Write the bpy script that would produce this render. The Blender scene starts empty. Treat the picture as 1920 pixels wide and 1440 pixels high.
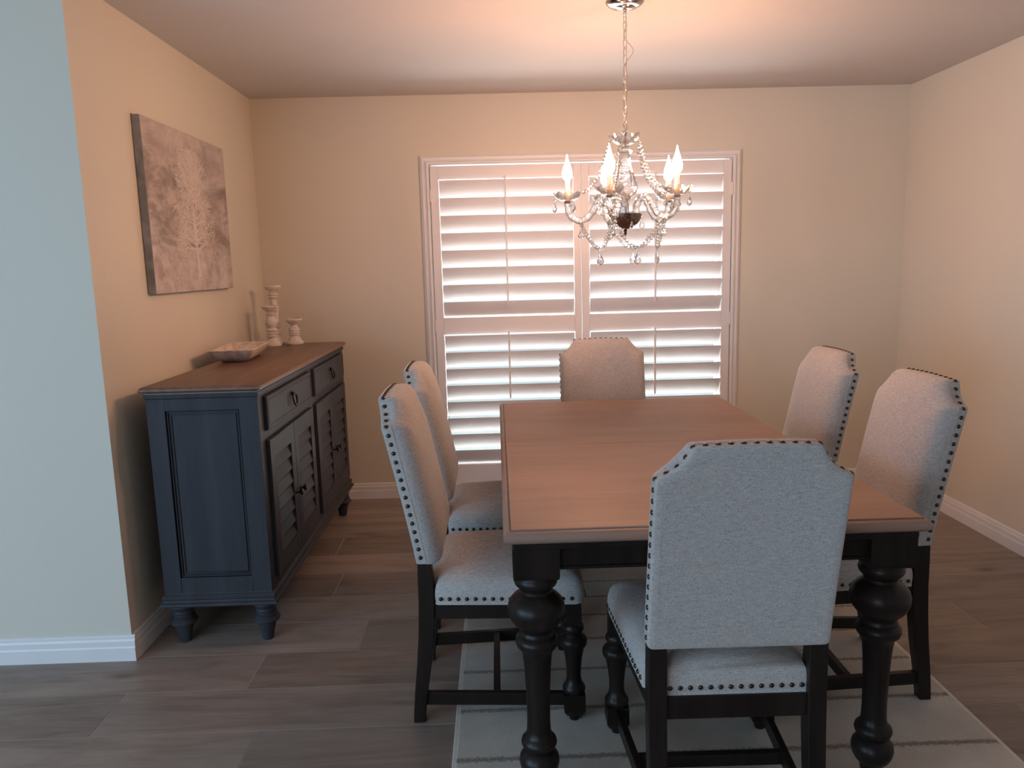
import bpy, math, random
from mathutils import Vector, Matrix
C = bpy.context.scene.collection
PI = math.pi
# ------------------------------------------------------------------ helpers
class MB:
    def __init__(s): s.v = []; s.f = []
    def add(s, vs, fs):
        o = len(s.v); s.v += [tuple(v) for v in vs]; s.f += [tuple(i + o for i in f) for f in fs]
    def box(s, x0, x1, y0, y1, z0, z1):
        s.add([(x0,y0,z0),(x1,y0,z0),(x1,y1,z0),(x0,y1,z0),(x0,y0,z1),(x1,y0,z1),(x1,y1,z1),(x0,y1,z1)],
              [(0,3,2,1),(4,5,6,7),(0,1,5,4),(1,2,6,5),(2,3,7,6),(3,0,4,7)])
    def hexa(s, p):      # 8 points, bottom four then top four
        s.add(p, [(0,3,2,1),(4,5,6,7),(0,1,5,4),(1,2,6,5),(2,3,7,6),(3,0,4,7)])
    def lathe(s, prof, n=28, cx=0, cy=0, wave=None):
        # prof: list of (r, z) from bottom to top
        vs = []; fs = []
        for k, (r, z) in enumerate(prof):
            for i in range(n):
                a = 2*PI*i/n
                dz = dr = 0
                if wave and wave[k]: dz = wave[k]*math.sin(a*wave[-1])
                vs.append((cx + (r+dr)*math.cos(a), cy + (r+dr)*math.sin(a), z+dz))
        m = len(prof)
        for k in range(m-1):
            for i in range(n):
                j = (i+1) % n
                fs.append((k*n+i, k*n+j, (k+1)*n+j, (k+1)*n+i))
        if prof[0][0] > 1e-6: fs.append(tuple(range(n-1, -1, -1)))
        if prof[-1][0] > 1e-6: fs.append(tuple((m-1)*n+i for i in range(n)))
        s.add(vs, fs)
    def rings(s, rs, cap0=True, cap1=True):   # list of rings with the same vertex count
        n = len(rs[0]); vs = [p for r in rs for p in r]; fs = []
        for k in range(len(rs)-1):
            for i in range(n):
                j = (i+1) % n
                fs.append((k*n+i, k*n+j, (k+1)*n+j, (k+1)*n+i))
        if cap0: fs.append(tuple(range(n-1, -1, -1)))
        if cap1: fs.append(tuple((len(rs)-1)*n+i for i in range(n)))
        s.add(vs, fs)
    def tube(s, pts, rad, n=10, closed=False):
        pts = [Vector(p) for p in pts]; m = len(pts)
        rad = rad if isinstance(rad, (list, tuple)) else [rad]*m
        up = None; rs = []
        for i in range(m):
            if closed: t = (pts[(i+1) % m]-pts[i-1]).normalized()
            else: t = (pts[min(i+1, m-1)]-pts[max(i-1, 0)]).normalized()
            if up is None:
                up = Vector((0,0,1)) if abs(t.z) < .9 else Vector((1,0,0))
            a = t.cross(up).normalized(); b = a.cross(t).normalized(); up = b
            rs.append([tuple(pts[i]+(a*math.cos(2*PI*k/n)+b*math.sin(2*PI*k/n))*rad[i]) for k in range(n)])
        if closed:
            n_ = n; vs = [p for r in rs for p in r]; fs = []
            for k in range(m):
                k2 = (k+1) % m
                for i in range(n_):
                    j = (i+1) % n_
                    fs.append((k*n_+i, k*n_+j, k2*n_+j, k2*n_+i))
            s.add(vs, fs)
        else: s.rings(rs)
    def dome(s, c, nrm, r, h, n=8, m=3):
        nrm = Vector(nrm).normalized(); c = Vector(c)
        a = nrm.orthogonal().normalized(); b = nrm.cross(a)
        rs = []
        for k in range(m):
            t = k/m*PI/2
            rs.append([tuple(c+(a*math.cos(2*PI*i/n)+b*math.sin(2*PI*i/n))*r*math.cos(t)+nrm*h*math.sin(t)) for i in range(n)])
        o = len(s.v); s.rings(rs, True, False)
        s.v.append(tuple(c+nrm*h)); tip = len(s.v)-1; base = o+(m-1)*n
        for i in range(n): s.f.append((base+i, base+(i+1) % n, tip))
    def ball(s, c, r, sz=1.0, n=8, m=6):
        prof = [(0 if k in (0, m) else r*math.sin(PI*k/m), c[2]-r*sz*math.cos(PI*k/m)) for k in range(m+1)]
        s.lathe(prof, n, c[0], c[1])
    def build(s, name, mat, parent=None, bevel=0, smooth=35, seg=2, loc=None):
        me = bpy.data.meshes.new(name); me.from_pydata(s.v, [], s.f); me.update(); me.validate()
        import bmesh
        b = bmesh.new(); b.from_mesh(me)
        bmesh.ops.remove_doubles(b, verts=b.verts, dist=1e-6)
        bmesh.ops.recalc_face_normals(b, faces=b.faces); b.to_mesh(me); b.free()
        me.materials.append(mat)
        if smooth:
            me.polygons.foreach_set('use_smooth', [True]*len(me.polygons))
            me.set_sharp_from_angle(angle=math.radians(smooth))
        o = bpy.data.objects.new(name, me); C.objects.link(o)
        if parent: o.parent = parent
        if loc: o.location = loc
        if bevel:
            md = o.modifiers.new('bevel', 'BEVEL'); md.width = bevel; md.segments = seg; md.limit_method = 'ANGLE'
            md.angle_limit = math.radians(40); md.harden_normals = True
        return o
def tag(o, label=None, cat=None, group=None, kind=None):
    if label: o['label'] = label
    if cat: o['category'] = cat
    if group: o['group'] = group
    if kind: o['kind'] = kind
    return o
def thing(name, label, cat, loc=(0,0,0), rz=0, group=None):
    o = bpy.data.objects.new(name, None); C.objects.link(o); o.empty_display_size = .1
    o.location = loc; o.rotation_euler = (0, 0, rz)
    return tag(o, label, cat, group)
def children(o): return [c for c in list(bpy.data.objects) if c.parent == o]
def copy_tree(o, parent=None):
    c = o.copy(); C.objects.link(c); c.parent = parent
    for ch in children(o): copy_tree(ch, c)
    return c

# ------------------------------------------------------------------ materials
def new_mat(name):
    m = bpy.data.materials.new(name); m.use_nodes = True
    nt = m.node_tree; b = nt.nodes['Principled BSDF']
    return m, nt, b
def N(nt, t, **k):
    n = nt.nodes.new(t)
    for a, v in k.items():
        if a.startswith('i_'): n.inputs[a[2:].replace('_', ' ')].default_value = v
        else: setattr(n, a, v)
    return n
def coords(nt, scale=(1,1,1), kind='Object'):
    tc = N(nt, 'ShaderNodeTexCoord'); mp = N(nt, 'ShaderNodeMapping')
    mp.inputs['Scale'].default_value = scale
    nt.links.new(tc.outputs[kind], mp.inputs['Vector']); return mp.outputs['Vector']
def ramp(nt, fac, stops):
    r = N(nt, 'ShaderNodeValToRGB'); nt.links.new(fac, r.inputs['Fac'])
    e = r.color_ramp.elements
    e[0].position, e[0].color = stops[0][0], (*stops[0][1], 1)
    e[1].position, e[1].color = stops[-1][0], (*stops[-1][1], 1)
    for p, c in stops[1:-1]:
        x = e.new(p); x.color = (*c, 1)
    return r.outputs['Color']
def noise(nt, vec, scale, detail=4, rough=.5, dist=0):
    n = N(nt, 'ShaderNodeTexNoise'); n.inputs['Scale'].default_value = scale
    n.inputs['Detail'].default_value = detail; n.inputs['Roughness'].default_value = rough
    n.inputs['Distortion'].default_value = dist
    nt.links.new(vec, n.inputs['Vector']); return n.outputs['Fac']
def bump(nt, b, h, strength, dist):
    n = N(nt, 'ShaderNodeBump'); n.inputs['Strength'].default_value = strength; n.inputs['Distance'].default_value = dist
    nt.links.new(h, n.inputs['Height']); nt.links.new(n.outputs['Normal'], b.inputs['Normal'])
def plain(name, col, rough=.5, metal=0, spec=.5, coat=0, var=.04, vscale=6):
    m, nt, b = new_mat(name)
    f = noise(nt, coords(nt), vscale, 3)
    lo = tuple(max(0, c*(1-var)) for c in col); hi = tuple(min(1, c*(1+var)) for c in col)
    nt.links.new(ramp(nt, f, [(.3, lo), (.7, hi)]), b.inputs['Base Color'])
    b.inputs['Roughness'].default_value = rough; b.inputs['Metallic'].default_value = metal
    b.inputs['Specular IOR Level'].default_value = spec; b.inputs['Coat Weight'].default_value = coat
    return m
def wall_paint(name, col, bs=.12):
    m, nt, b = new_mat(name); v = coords(nt)
    lo = tuple(c*.985 for c in col)
    nt.links.new(ramp(nt, noise(nt, v, 1.5, 3), [(.35, lo), (.65, col)]), b.inputs['Base Color'])
    b.inputs['Roughness'].default_value = .75; b.inputs['Specular IOR Level'].default_value = .25
    bump(nt, b, noise(nt, v, 90, 3, .6), bs, .002); return m
def wood(name, lo, mid, hi, grain=(1.2, 26, 26), rough=.4, spec=.4, bs=.08, bands=6):
    m, nt, b = new_mat(name); v = coords(nt, grain)
    f = noise(nt, v, 2.2, 6, .62, .6)
    f2 = noise(nt, coords(nt, (grain[0]*.6, grain[1]*.16, grain[2]*.16)), 1.6, 3, .5, .8)
    mx = N(nt, 'ShaderNodeMath', operation='MULTIPLY_ADD'); nt.links.new(f, mx.inputs[0]); mx.inputs[1].default_value = .45
    m2 = N(nt, 'ShaderNodeMath', operation='MULTIPLY'); nt.links.new(f2, m2.inputs[0]); m2.inputs[1].default_value = .55
    nt.links.new(m2.outputs[0], mx.inputs[2])
    nt.links.new(ramp(nt, mx.outputs[0], [(.34, lo), (.5, mid), (.66, hi)]), b.inputs['Base Color'])
    b.inputs['Roughness'].default_value = rough; b.inputs['Specular IOR Level'].default_value = spec
    bump(nt, b, f, bs, .001); return m
def linen(name):
    m, nt, b = new_mat(name)
    vx = noise(nt, coords(nt, (650, 650, 60)), 1.0, 2, .6); vz = noise(nt, coords(nt, (60, 60, 700)), 1.0, 2, .6)
    vm = noise(nt, coords(nt), 420, 2, .7)
    a = N(nt, 'ShaderNodeMath', operation='ADD'); nt.links.new(vx, a.inputs[0]); nt.links.new(vz, a.inputs[1])
    c = N(nt, 'ShaderNodeMath', operation='ADD'); nt.links.new(a.outputs[0], c.inputs[0]); nt.links.new(vm, c.inputs[1])
    d = N(nt, 'ShaderNodeMath', operation='DIVIDE'); nt.links.new(c.outputs[0], d.inputs[0]); d.inputs[1].default_value = 3
    nt.links.new(ramp(nt, d.outputs[0], [(.36, (.27,.245,.23)), (.5, (.455,.42,.39)), (.62, (.60,.565,.53))]), b.inputs['Base Color'])
    b.inputs['Roughness'].default_value = .95; b.inputs['Specular IOR Level'].default_value = .15
    b.inputs['Sheen Weight'].default_value = .25; b.inputs['Sheen Roughness'].default_value = .5
    bump(nt, b, d.outputs[0], .5, .0015); return m
def whitewash(name):
    m, nt, b = new_mat(name)
    f = noise(nt, coords(nt, (34, 34, 90)), 1.3, 6, .7)
    nt.links.new(ramp(nt, f, [(.33, (.26,.18,.13)), (.41, (.66,.57,.49)), (.6, (.80,.73,.66))]), b.inputs['Base Color'])
    b.inputs['Roughness'].default_value = .7; bump(nt, b, f, .4, .002); return m
def soft_whitewash(name):
    m, nt, b = new_mat(name)
    f = noise(nt, coords(nt, (30, 9, 40)), 1.0, 5, .6)
    nt.links.new(ramp(nt, f, [(.30, (.46,.34,.27)), (.50, (.68,.57,.48)), (.66, (.76,.68,.60))]), b.inputs['Base Color'])
    b.inputs['Roughness'].default_value = .7; bump(nt, b, f, .25, .002); return m
def floor_mat():
    m, nt, b = new_mat('floor_planks')
    at = N(nt, 'ShaderNodeAttribute', attribute_name='plank')
    tc = N(nt, 'ShaderNodeTexCoord')
    mp = N(nt, 'ShaderNodeMapping'); mp.inputs['Scale'].default_value = (1.2, 8, 1)
    ad = N(nt, 'ShaderNodeVectorMath', operation='ADD')
    ml = N(nt, 'ShaderNodeVectorMath', operation='MULTIPLY'); ml.inputs[1].default_value = (37, 91, 53)
    nt.links.new(at.outputs['Color'], ml.inputs[0]); nt.links.new(tc.outputs['Object'], ad.inputs[0]); nt.links.new(ml.outputs[0], ad.inputs[1])
    nt.links.new(ad.outputs[0], mp.inputs['Vector'])
    g = noise(nt, mp.outputs['Vector'], 1.5, 8, .62, .9)
    mp2 = N(nt, 'ShaderNodeMapping'); mp2.inputs['Scale'].default_value = (2.4, 30, 1); nt.links.new(ad.outputs[0], mp2.inputs['Vector'])
    g2 = noise(nt, mp2.outputs['Vector'], 2.5, 4, .6)
    base = ramp(nt, g, [(.24, (.135,.103,.084)), (.36, (.215,.172,.144)), (.52, (.275,.225,.192)), (.78, (.335,.283,.246))])
    mix = N(nt, 'ShaderNodeMixRGB', blend_type='MULTIPLY'); mix.inputs['Fac'].default_value = .32
    nt.links.new(base, mix.inputs['Color1']); nt.links.new(ramp(nt, g2, [(.35, (.68,.66,.64)), (.6, (1,1,1))]), mix.inputs['Color2'])
    # knots
    vo = N(nt, 'ShaderNodeTexVoronoi'); vo.inputs['Scale'].default_value = 1.0
    mp3 = N(nt, 'ShaderNodeMapping'); mp3.inputs['Scale'].default_value = (1.7, 4.2, 1); nt.links.new(ad.outputs[0], mp3.inputs['Vector'])
    nt.links.new(mp3.outputs['Vector'], vo.inputs['Vector'])
    kn = ramp(nt, vo.outputs['Distance'], [(.03, (.34,.27,.22)), (.075, (.72,.68,.64)), (.15, (1,1,1))])
    mk = N(nt, 'ShaderNodeMixRGB', blend_type='MULTIPLY'); mk.inputs['Fac'].default_value = .8
    nt.links.new(mix.outputs[0], mk.inputs['Color1']); nt.links.new(kn, mk.inputs['Color2'])
    sep = N(nt, 'ShaderNodeSeparateColor'); nt.links.new(at.outputs['Color'], sep.inputs[0])
    hs = N(nt, 'ShaderNodeMath', operation='MULTIPLY_ADD'); nt.links.new(sep.outputs[0], hs.inputs[0]); hs.inputs[1].default_value = .40; hs.inputs[2].default_value = .80
    vm = N(nt, 'ShaderNodeVectorMath', operation='SCALE'); nt.links.new(mk.outputs[0], vm.inputs[0]); nt.links.new(hs.outputs[0], vm.inputs['Scale'])
    nt.links.new(vm.outputs[0], b.inputs['Base Color'])
    b.inputs['Roughness'].default_value = .42; b.inputs['Specular IOR Level'].default_value = .35
    bump(nt, b, g2, .08, .001); return m
def rug_mat():
    m, nt, b = new_mat('rug_pile'); v = coords(nt)
    sx = N(nt, 'ShaderNodeSeparateXYZ'); nt.links.new(v, sx.inputs[0])
    nz = noise(nt, coords(nt, (70, 90, 1)), 1, 4, .75)
    off = N(nt, 'ShaderNodeMath', operation='MULTIPLY_ADD'); nt.links.new(nz, off.inputs[0]); off.inputs[1].default_value = .036; nt.links.new(sx.outputs['Y'], off.inputs[2])
    acc = None
    for yc, wd in ((1.79,.030),(2.04,.030),(2.29,.030),(2.53,.028),(2.75,.026),(2.95,.022),(3.12,.020),(3.28,.018),(3.45,.018)):
        s = N(nt, 'ShaderNodeMath', operation='SUBTRACT'); nt.links.new(off.outputs[0], s.inputs[0]); s.inputs[1].default_value = yc+.018
        a = N(nt, 'ShaderNodeMath', operation='ABSOLUTE'); nt.links.new(s.outputs[0], a.inputs[0])
        d = N(nt, 'ShaderNodeMath', operation='DIVIDE'); nt.links.new(a.outputs[0], d.inputs[0]); d.inputs[1].default_value = wd
        if acc is None: acc = d.outputs[0]
        else:
            mn = N(nt, 'ShaderNodeMath', operation='MINIMUM'); nt.links.new(acc, mn.inputs[0]); nt.links.new(d.outputs[0], mn.inputs[1]); acc = mn.outputs[0]
    fz = noise(nt, coords(nt, (120, 120, 1)), 1, 3, .8)
    ad = N(nt, 'ShaderNodeMath', operation='MULTIPLY_ADD'); nt.links.new(fz, ad.inputs[0]); ad.inputs[1].default_value = 1.1; nt.links.new(acc, ad.inputs[2])
    st = ramp(nt, ad.outputs[0], [(.40, (.24,.225,.21)), (.80, (.55,.53,.51)), (1.0, (1,1,1))])
    nf = noise(nt, v, 420, 2, .8); big = noise(nt, v, 5, 4, .6)
    base = ramp(nt, nf, [(.3, (.52,.47,.405)), (.7, (.70,.64,.555))])
    m1 = N(nt, 'ShaderNodeMixRGB', blend_type='MULTIPLY'); m1.inputs['Fac'].default_value = 1
    nt.links.new(base, m1.inputs['Color1']); nt.links.new(st, m1.inputs['Color2'])
    m2 = N(nt, 'ShaderNodeMixRGB', blend_type='MULTIPLY'); m2.inputs['Fac'].default_value = 1
    nt.links.new(m1.outputs[0], m2.inputs['Color1']); nt.links.new(ramp(nt, big, [(.3, (.82,.82,.82)), (.65, (1,1,1))]), m2.inputs['Color2'])
    nt.links.new(m2.outputs[0], b.inputs['Base Color'])
    b.inputs['Roughness'].default_value = 1; b.inputs['Specular IOR Level'].default_value = .1
    b.inputs['Sheen Weight'].default_value = .3
    bump(nt, b, nf, .6, .004); return m
def canvas_mat():
    m, nt, b = new_mat('canvas_print'); v = coords(nt)
    f = noise(nt, coords(nt, (1, 2.2, 6)), 1.6, 8, .68, .6)
    f2 = noise(nt, coords(nt, (1, 7, 9)), 1.4, 6, .75, .2)
    sp = N(nt, 'ShaderNodeSeparateXYZ'); nt.links.new(v, sp.inputs[0])
    base = ramp(nt, f, [(.34, (.23,.185,.165)), (.47, (.35,.295,.265)), (.60, (.55,.48,.44))])
    light = ramp(nt, f2, [(.34, (.36,.30,.27)), (.50, (.52,.455,.42)), (.66, (.63,.57,.53))])
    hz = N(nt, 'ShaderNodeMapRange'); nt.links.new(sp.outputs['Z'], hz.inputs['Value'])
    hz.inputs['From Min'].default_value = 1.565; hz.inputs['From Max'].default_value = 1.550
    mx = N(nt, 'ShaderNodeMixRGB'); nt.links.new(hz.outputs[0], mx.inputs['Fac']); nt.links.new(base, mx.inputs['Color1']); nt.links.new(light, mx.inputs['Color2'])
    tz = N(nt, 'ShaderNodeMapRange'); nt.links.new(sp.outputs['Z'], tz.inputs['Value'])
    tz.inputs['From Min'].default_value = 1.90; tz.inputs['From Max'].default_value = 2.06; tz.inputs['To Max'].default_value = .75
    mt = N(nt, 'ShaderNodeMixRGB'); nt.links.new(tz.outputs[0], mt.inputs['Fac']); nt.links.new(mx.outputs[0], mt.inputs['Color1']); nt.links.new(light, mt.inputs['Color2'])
    # scratch flecks
    f3 = noise(nt, coords(nt, (1, 14, 40)), 1.5, 5, .7)
    mk = N(nt, 'ShaderNodeMixRGB', blend_type='MULTIPLY'); mk.inputs['Fac'].default_value = .8
    nt.links.new(mt.outputs[0], mk.inputs['Color1']); nt.links.new(ramp(nt, f3, [(.27, (.4,.37,.35)), (.36, (1,1,1))]), mk.inputs['Color2'])
    nt.links.new(mk.outputs[0], b.inputs['Base Color']); b.inputs['Roughness'].default_value = .85
    bump(nt, b, noise(nt, v, 700, 2), .15, .001); return m
def crystal_mat(name='crystal_glass', tint=(1,1,1), tr=.45):
    m = bpy.data.materials.new(name); m.use_nodes = True; nt = m.node_tree; nt.nodes.clear()
    out = N(nt, 'ShaderNodeOutputMaterial'); t = N(nt, 'ShaderNodeBsdfTransparent'); t.inputs[0].default_value = (*tint, 1)
    g = N(nt, 'ShaderNodeBsdfGlossy'); g.inputs['Roughness'].default_value = .06; g.inputs['Color'].default_value = (1,1,1,1)
    gl = N(nt, 'ShaderNodeBsdfRefraction'); gl.inputs['IOR'].default_value = 1.5; gl.inputs['Roughness'].default_value = .02
    lw = N(nt, 'ShaderNodeLayerWeight'); lw.inputs['Blend'].default_value = .40
    a = N(nt, 'ShaderNodeMixShader'); a.inputs[0].default_value = 1-tr
    nt.links.new(t.outputs[0], a.inputs[1]); nt.links.new(gl.outputs[0], a.inputs[2])
    b = N(nt, 'ShaderNodeMixShader'); nt.links.new(lw.outputs['Facing'], b.inputs[0])
    nt.links.new(a.outputs[0], b.inputs[1]); nt.links.new(g.outputs[0], b.inputs[2])
    nt.links.new(b.outputs[0], out.inputs[0]); return m
def emit_mat(name, col, s):
    m = bpy.data.materials.new(name); m.use_nodes = True; nt = m.node_tree; nt.nodes.clear()
    out = N(nt, 'ShaderNodeOutputMaterial'); e = N(nt, 'ShaderNodeEmission'); e.inputs[0].default_value = (*col, 1); e.inputs[1].default_value = s
    nt.links.new(e.outputs[0], out.inputs[0]); return m

M = dict(
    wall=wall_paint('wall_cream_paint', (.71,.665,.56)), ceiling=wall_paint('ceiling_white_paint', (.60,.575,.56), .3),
    trim=plain('white_trim_paint', (.80,.79,.775), .4, var=.015), shutter=plain('shutter_white', (.80,.775,.765), .38, var=.01),
    grout=plain('grout', (.42,.37,.34), .8), floor=floor_mat(), rug=rug_mat(),
    rug_edge=plain('rug_binding', (.66,.62,.56), .95, var=.08, vscale=60),
    table=wood('table_walnut', (.295,.185,.137), (.335,.215,.160), (.37,.243,.184), (1.6, 22, 22), .5, .3),
    top=wood('sideboard_top_wood', (.12,.064,.040), (.17,.094,.062), (.215,.125,.086), (20, 1.6, 20), .38, .4),
    dark=wood('espresso_wood', (.010,.0065,.005), (.015,.010,.008), (.022,.015,.012), (14, 14, 2), .36, .25),
    blue=wood('distressed_navy_paint', (.038,.039,.044), (.047,.048,.054), (.058,.060,.067), (10, 10, 1.2), .5, .14),
    linen=linen('linen_upholstery'), nail=plain('bronze_nailhead', (.07,.055,.045), .32, .9, var=.1),
    black=plain('black_iron', (.02,.018,.017), .4, .6), white=whitewash('whitewashed_wood'), tray=soft_whitewash('pale_limed_wood'),
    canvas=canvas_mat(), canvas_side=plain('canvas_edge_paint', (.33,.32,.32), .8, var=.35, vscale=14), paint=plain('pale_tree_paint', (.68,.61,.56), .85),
    chrome=plain('polished_chrome', (.82,.78,.76), .10, 1, var=.01), bowl=plain('dark_chrome', (.30,.22,.20), .12, 1),
    nickel=plain('satin_nickel', (.62,.52,.44), .3, 1), cord=plain('clear_cord', (.55,.47,.40), .4),
    crystal=crystal_mat(), sleeve=plain('ivory_candle_sleeve', (.85,.78,.64), .5),
    bulb=emit_mat('candle_bulb_glow', (1, .50, .285), 290), glass=crystal_mat('window_glass', (.95,1,1), 1.0),
    concrete=plain('patio_concrete', (.6,.6,.58), .9),
)
M['sleeve'].node_tree.nodes['Principled BSDF'].inputs['Subsurface Weight'].default_value = .0

# ------------------------------------------------------------------ room numbers
XL, XR, YB, YN, H = -1.414, 2.4985, 4.678, 2.72, 2.44
XLL, YR = -4.4, -3.2           # far left and rear of the room behind the camera
WX0, WX1, WT = -.376, 1.431, 2.036
def st(o): return tag(o, kind='structure')

def build_floor():
    me_v, me_f, col = [], [], []
    rnd = random.Random(5)
    W = .248; y0 = 2.232; L = 1.22
    known = {-1: -.80, 0: -1.33, 1: -.915, 2: -.57, 3: -1.02, 4: -.77, 5: -.30, 6: -.86, 7: -1.25}
    b = MB(); b.box(XLL, XR+.05, YR, YB+.3, -.05, -.0012)
    nb = len(b.f)
    mats = [1]*nb
    cols = [(0,0,0)]*nb
    r = int((YR-y0)//W)
    while y0+r*W < YB:
        a, c = y0+r*W, min(y0+(r+1)*W, YB+.02)
        j = known.get(r, rnd.uniform(-1.3, 0))
        x = j-L*math.ceil((j-XLL)/L)
        while x < XR:
            xa, xb = max(x, XLL), min(x+L, XR+.03)
            if xb-xa > .01:
                g = .0022
                n = len(b.f); b.box(xa+g, xb-g, a+g, c-g, -.0012, 0)
                q = (rnd.random(), rnd.random(), rnd.random())
                mats += [0]*(len(b.f)-n); cols += [q]*(len(b.f)-n)
            x += L
        r += 1
    me = bpy.data.meshes.new('floor'); me.from_pydata(b.v, [], b.f); me.update()
    me.materials.append(M['floor']); me.materials.append(M['grout'])
    me.polygons.foreach_set('material_index', mats)
    at = me.color_attributes.new('plank', 'FLOAT_COLOR', 'CORNER')
    vals = []
    for p in me.polygons:
        for _ in p.loop_indices: vals += [*cols[p.index], 1]
    at.data.foreach_set('color', vals)
    o = bpy.data.objects.new('floor', me); C.objects.link(o); return st(o)
build_floor()
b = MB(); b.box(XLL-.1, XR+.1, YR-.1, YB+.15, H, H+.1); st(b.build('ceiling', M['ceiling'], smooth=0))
# back wall with the opening
b = MB()
b.box(XL-.12, WX0-.02, YB, YB+.15, 0, H); b.box(WX1+.02, XR+.12, YB, YB+.15, 0, H); b.box(WX0-.02, WX1+.02, YB, YB+.15, WT+.02, H)
st(b.build('wall_back', M['wall'], smooth=0))
b = MB(); b.box(XR, XR+.12, YR, YB, 0, H); st(b.build('wall_right', M['wall'], smooth=0))
b = MB(); b.box(XL-.12, XL, YN+.12, YB, 0, H); b.box(XLL, XL, YN, YN+.12, 0, H)
st(b.build('wall_left', M['wall'], smooth=0))
b = MB(); b.box(XLL-.12, XLL, YR, -2.55, 0, H); b.box(XLL-.12, XLL, .55, YN+.12, 0, H)
b.box(XLL-.12, XLL, -2.55, .55, 0, .25); b.box(XLL-.12, XLL, -2.55, .55, 2.2, H); st(b.build('wall_far_left', M['wall'], smooth=0))
# rear wall with the big daylight opening behind the camera
RW = (-3.9, -1.6, .25, 2.2)
b = MB(); b.box(XLL-.12, RW[0], YR-.15, YR, 0, H); b.box(RW[1], XR+.12, YR-.15, YR, 0, H)
b.box(RW[0], RW[1], YR-.15, YR, 0, RW[2]); b.box(RW[0], RW[1], YR-.15, YR, RW[3], H)
st(b.build('wall_rear', M['wall'], smooth=0))
# baseboards: stepped profile (offset from wall, z)
BP = [(0,0),(.015,0),(.015,.052),(.0125,.058),(.0125,.078),(.009,.086),(.009,.094),(.004,.100),(0,.100)]
def baseboard(name, pts, nrm):
    b = MB(); rs = []
    (x0, y0), (x1, y1) = pts; nx, ny = nrm
    for (x, y, s) in ((x0, y0, 0), (x1, y1, 1)):
        rs.append([(x+nx*d, y+ny*d, z) for d, z in BP])
    b.rings(rs); return st(b.build(name, M['trim'], smooth=0))
baseboard('baseboard_back', ((XL, YB), (WX0-.058, YB)), (0, -1))
baseboard('baseboard_back_right', ((WX1+.058, YB), (XR, YB)), (0, -1))
baseboard('baseboard_right', ((XR, YR), (XR, YB)), (-1, 0))
baseboard('baseboard_left', ((XL, YN), (XL, YB)), (1, 0))
baseboard('baseboard_near_left', ((XLL, YN), (XL+.015, YN)), (0, -1))

# ------------------------------------------------------------------ window and door casing
def casing():
    b = MB()
    # profile around the opening: (distance outward from the inner edge, projection from the wall)
    prof = [(0,0),(0,.030),(.004,.034),(.014,.034),(.020,.026),(.030,.022),(.040,.024),(.050,.016),(.055,.012),(.055,0)]
    x0, x1, zt = WX0-.004, WX1+.004, WT+.003
    def ring(d, p): return [(x0-d, YB-p, 0), (x0-d, YB-p, zt+d), (x1+d, YB-p, zt+d), (x1+d, YB-p, 0)]
    rs = [ring(d, p) for d, p in prof]; m = len(prof)
    vs = [q for r in rs for q in r]; fs = []
    for k in range(m-1):
        for i in range(3): fs.append((k*4+i, k*4+i+1, (k+1)*4+i+1, (k+1)*4+i))
    b.add(vs, fs)
    b.box(x0+.001, x1-.001, YB-.03, YB+.02, 0, .0965)
    b.box(x0, x0+.014, YB+.006, YB+.03, .0965, zt); b.box(x1-.014, x1, YB+.006, YB+.03, .0965, zt)
    # inner return of the opening
    b.box(x0-.016, x0, YB, YB+.14, 0, zt); b.box(x1, x1+.016, YB, YB+.14, 0, zt); b.box(x0-.016, x1+.016, YB, YB+.14, zt, zt+.017)
    return b.build('trim_1', M['trim'], smooth=30)
st(casing())
# sliding glass door behind the shutters
b = MB(); x0, x1 = WX0-.0, WX1+.0
b.box(x0, x0+.05, YB+.095, YB+.13, .02, WT-.002); b.box(x1-.05, x1, YB+.095, YB+.13, .02, WT-.002)
b.box(x0+.05, x1-.05, YB+.095, YB+.13, .02, .09); b.box(x0+.05, x1-.05, YB+.095, YB+.13, WT-.06, WT-.002)
b.box(.50, .555, YB+.094, YB+.131, .09, WT-.06)
dr = st(b.build('door_1', M['trim'], bevel=.002))
b = MB(); b.box(x0+.05, .50, YB+.110, YB+.114, .09, WT-.06); b.box(.555, x1-.05, YB+.110, YB+.114, .09, WT-.06)
b.build('door_glass', M['glass'], dr, smooth=0)

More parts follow.
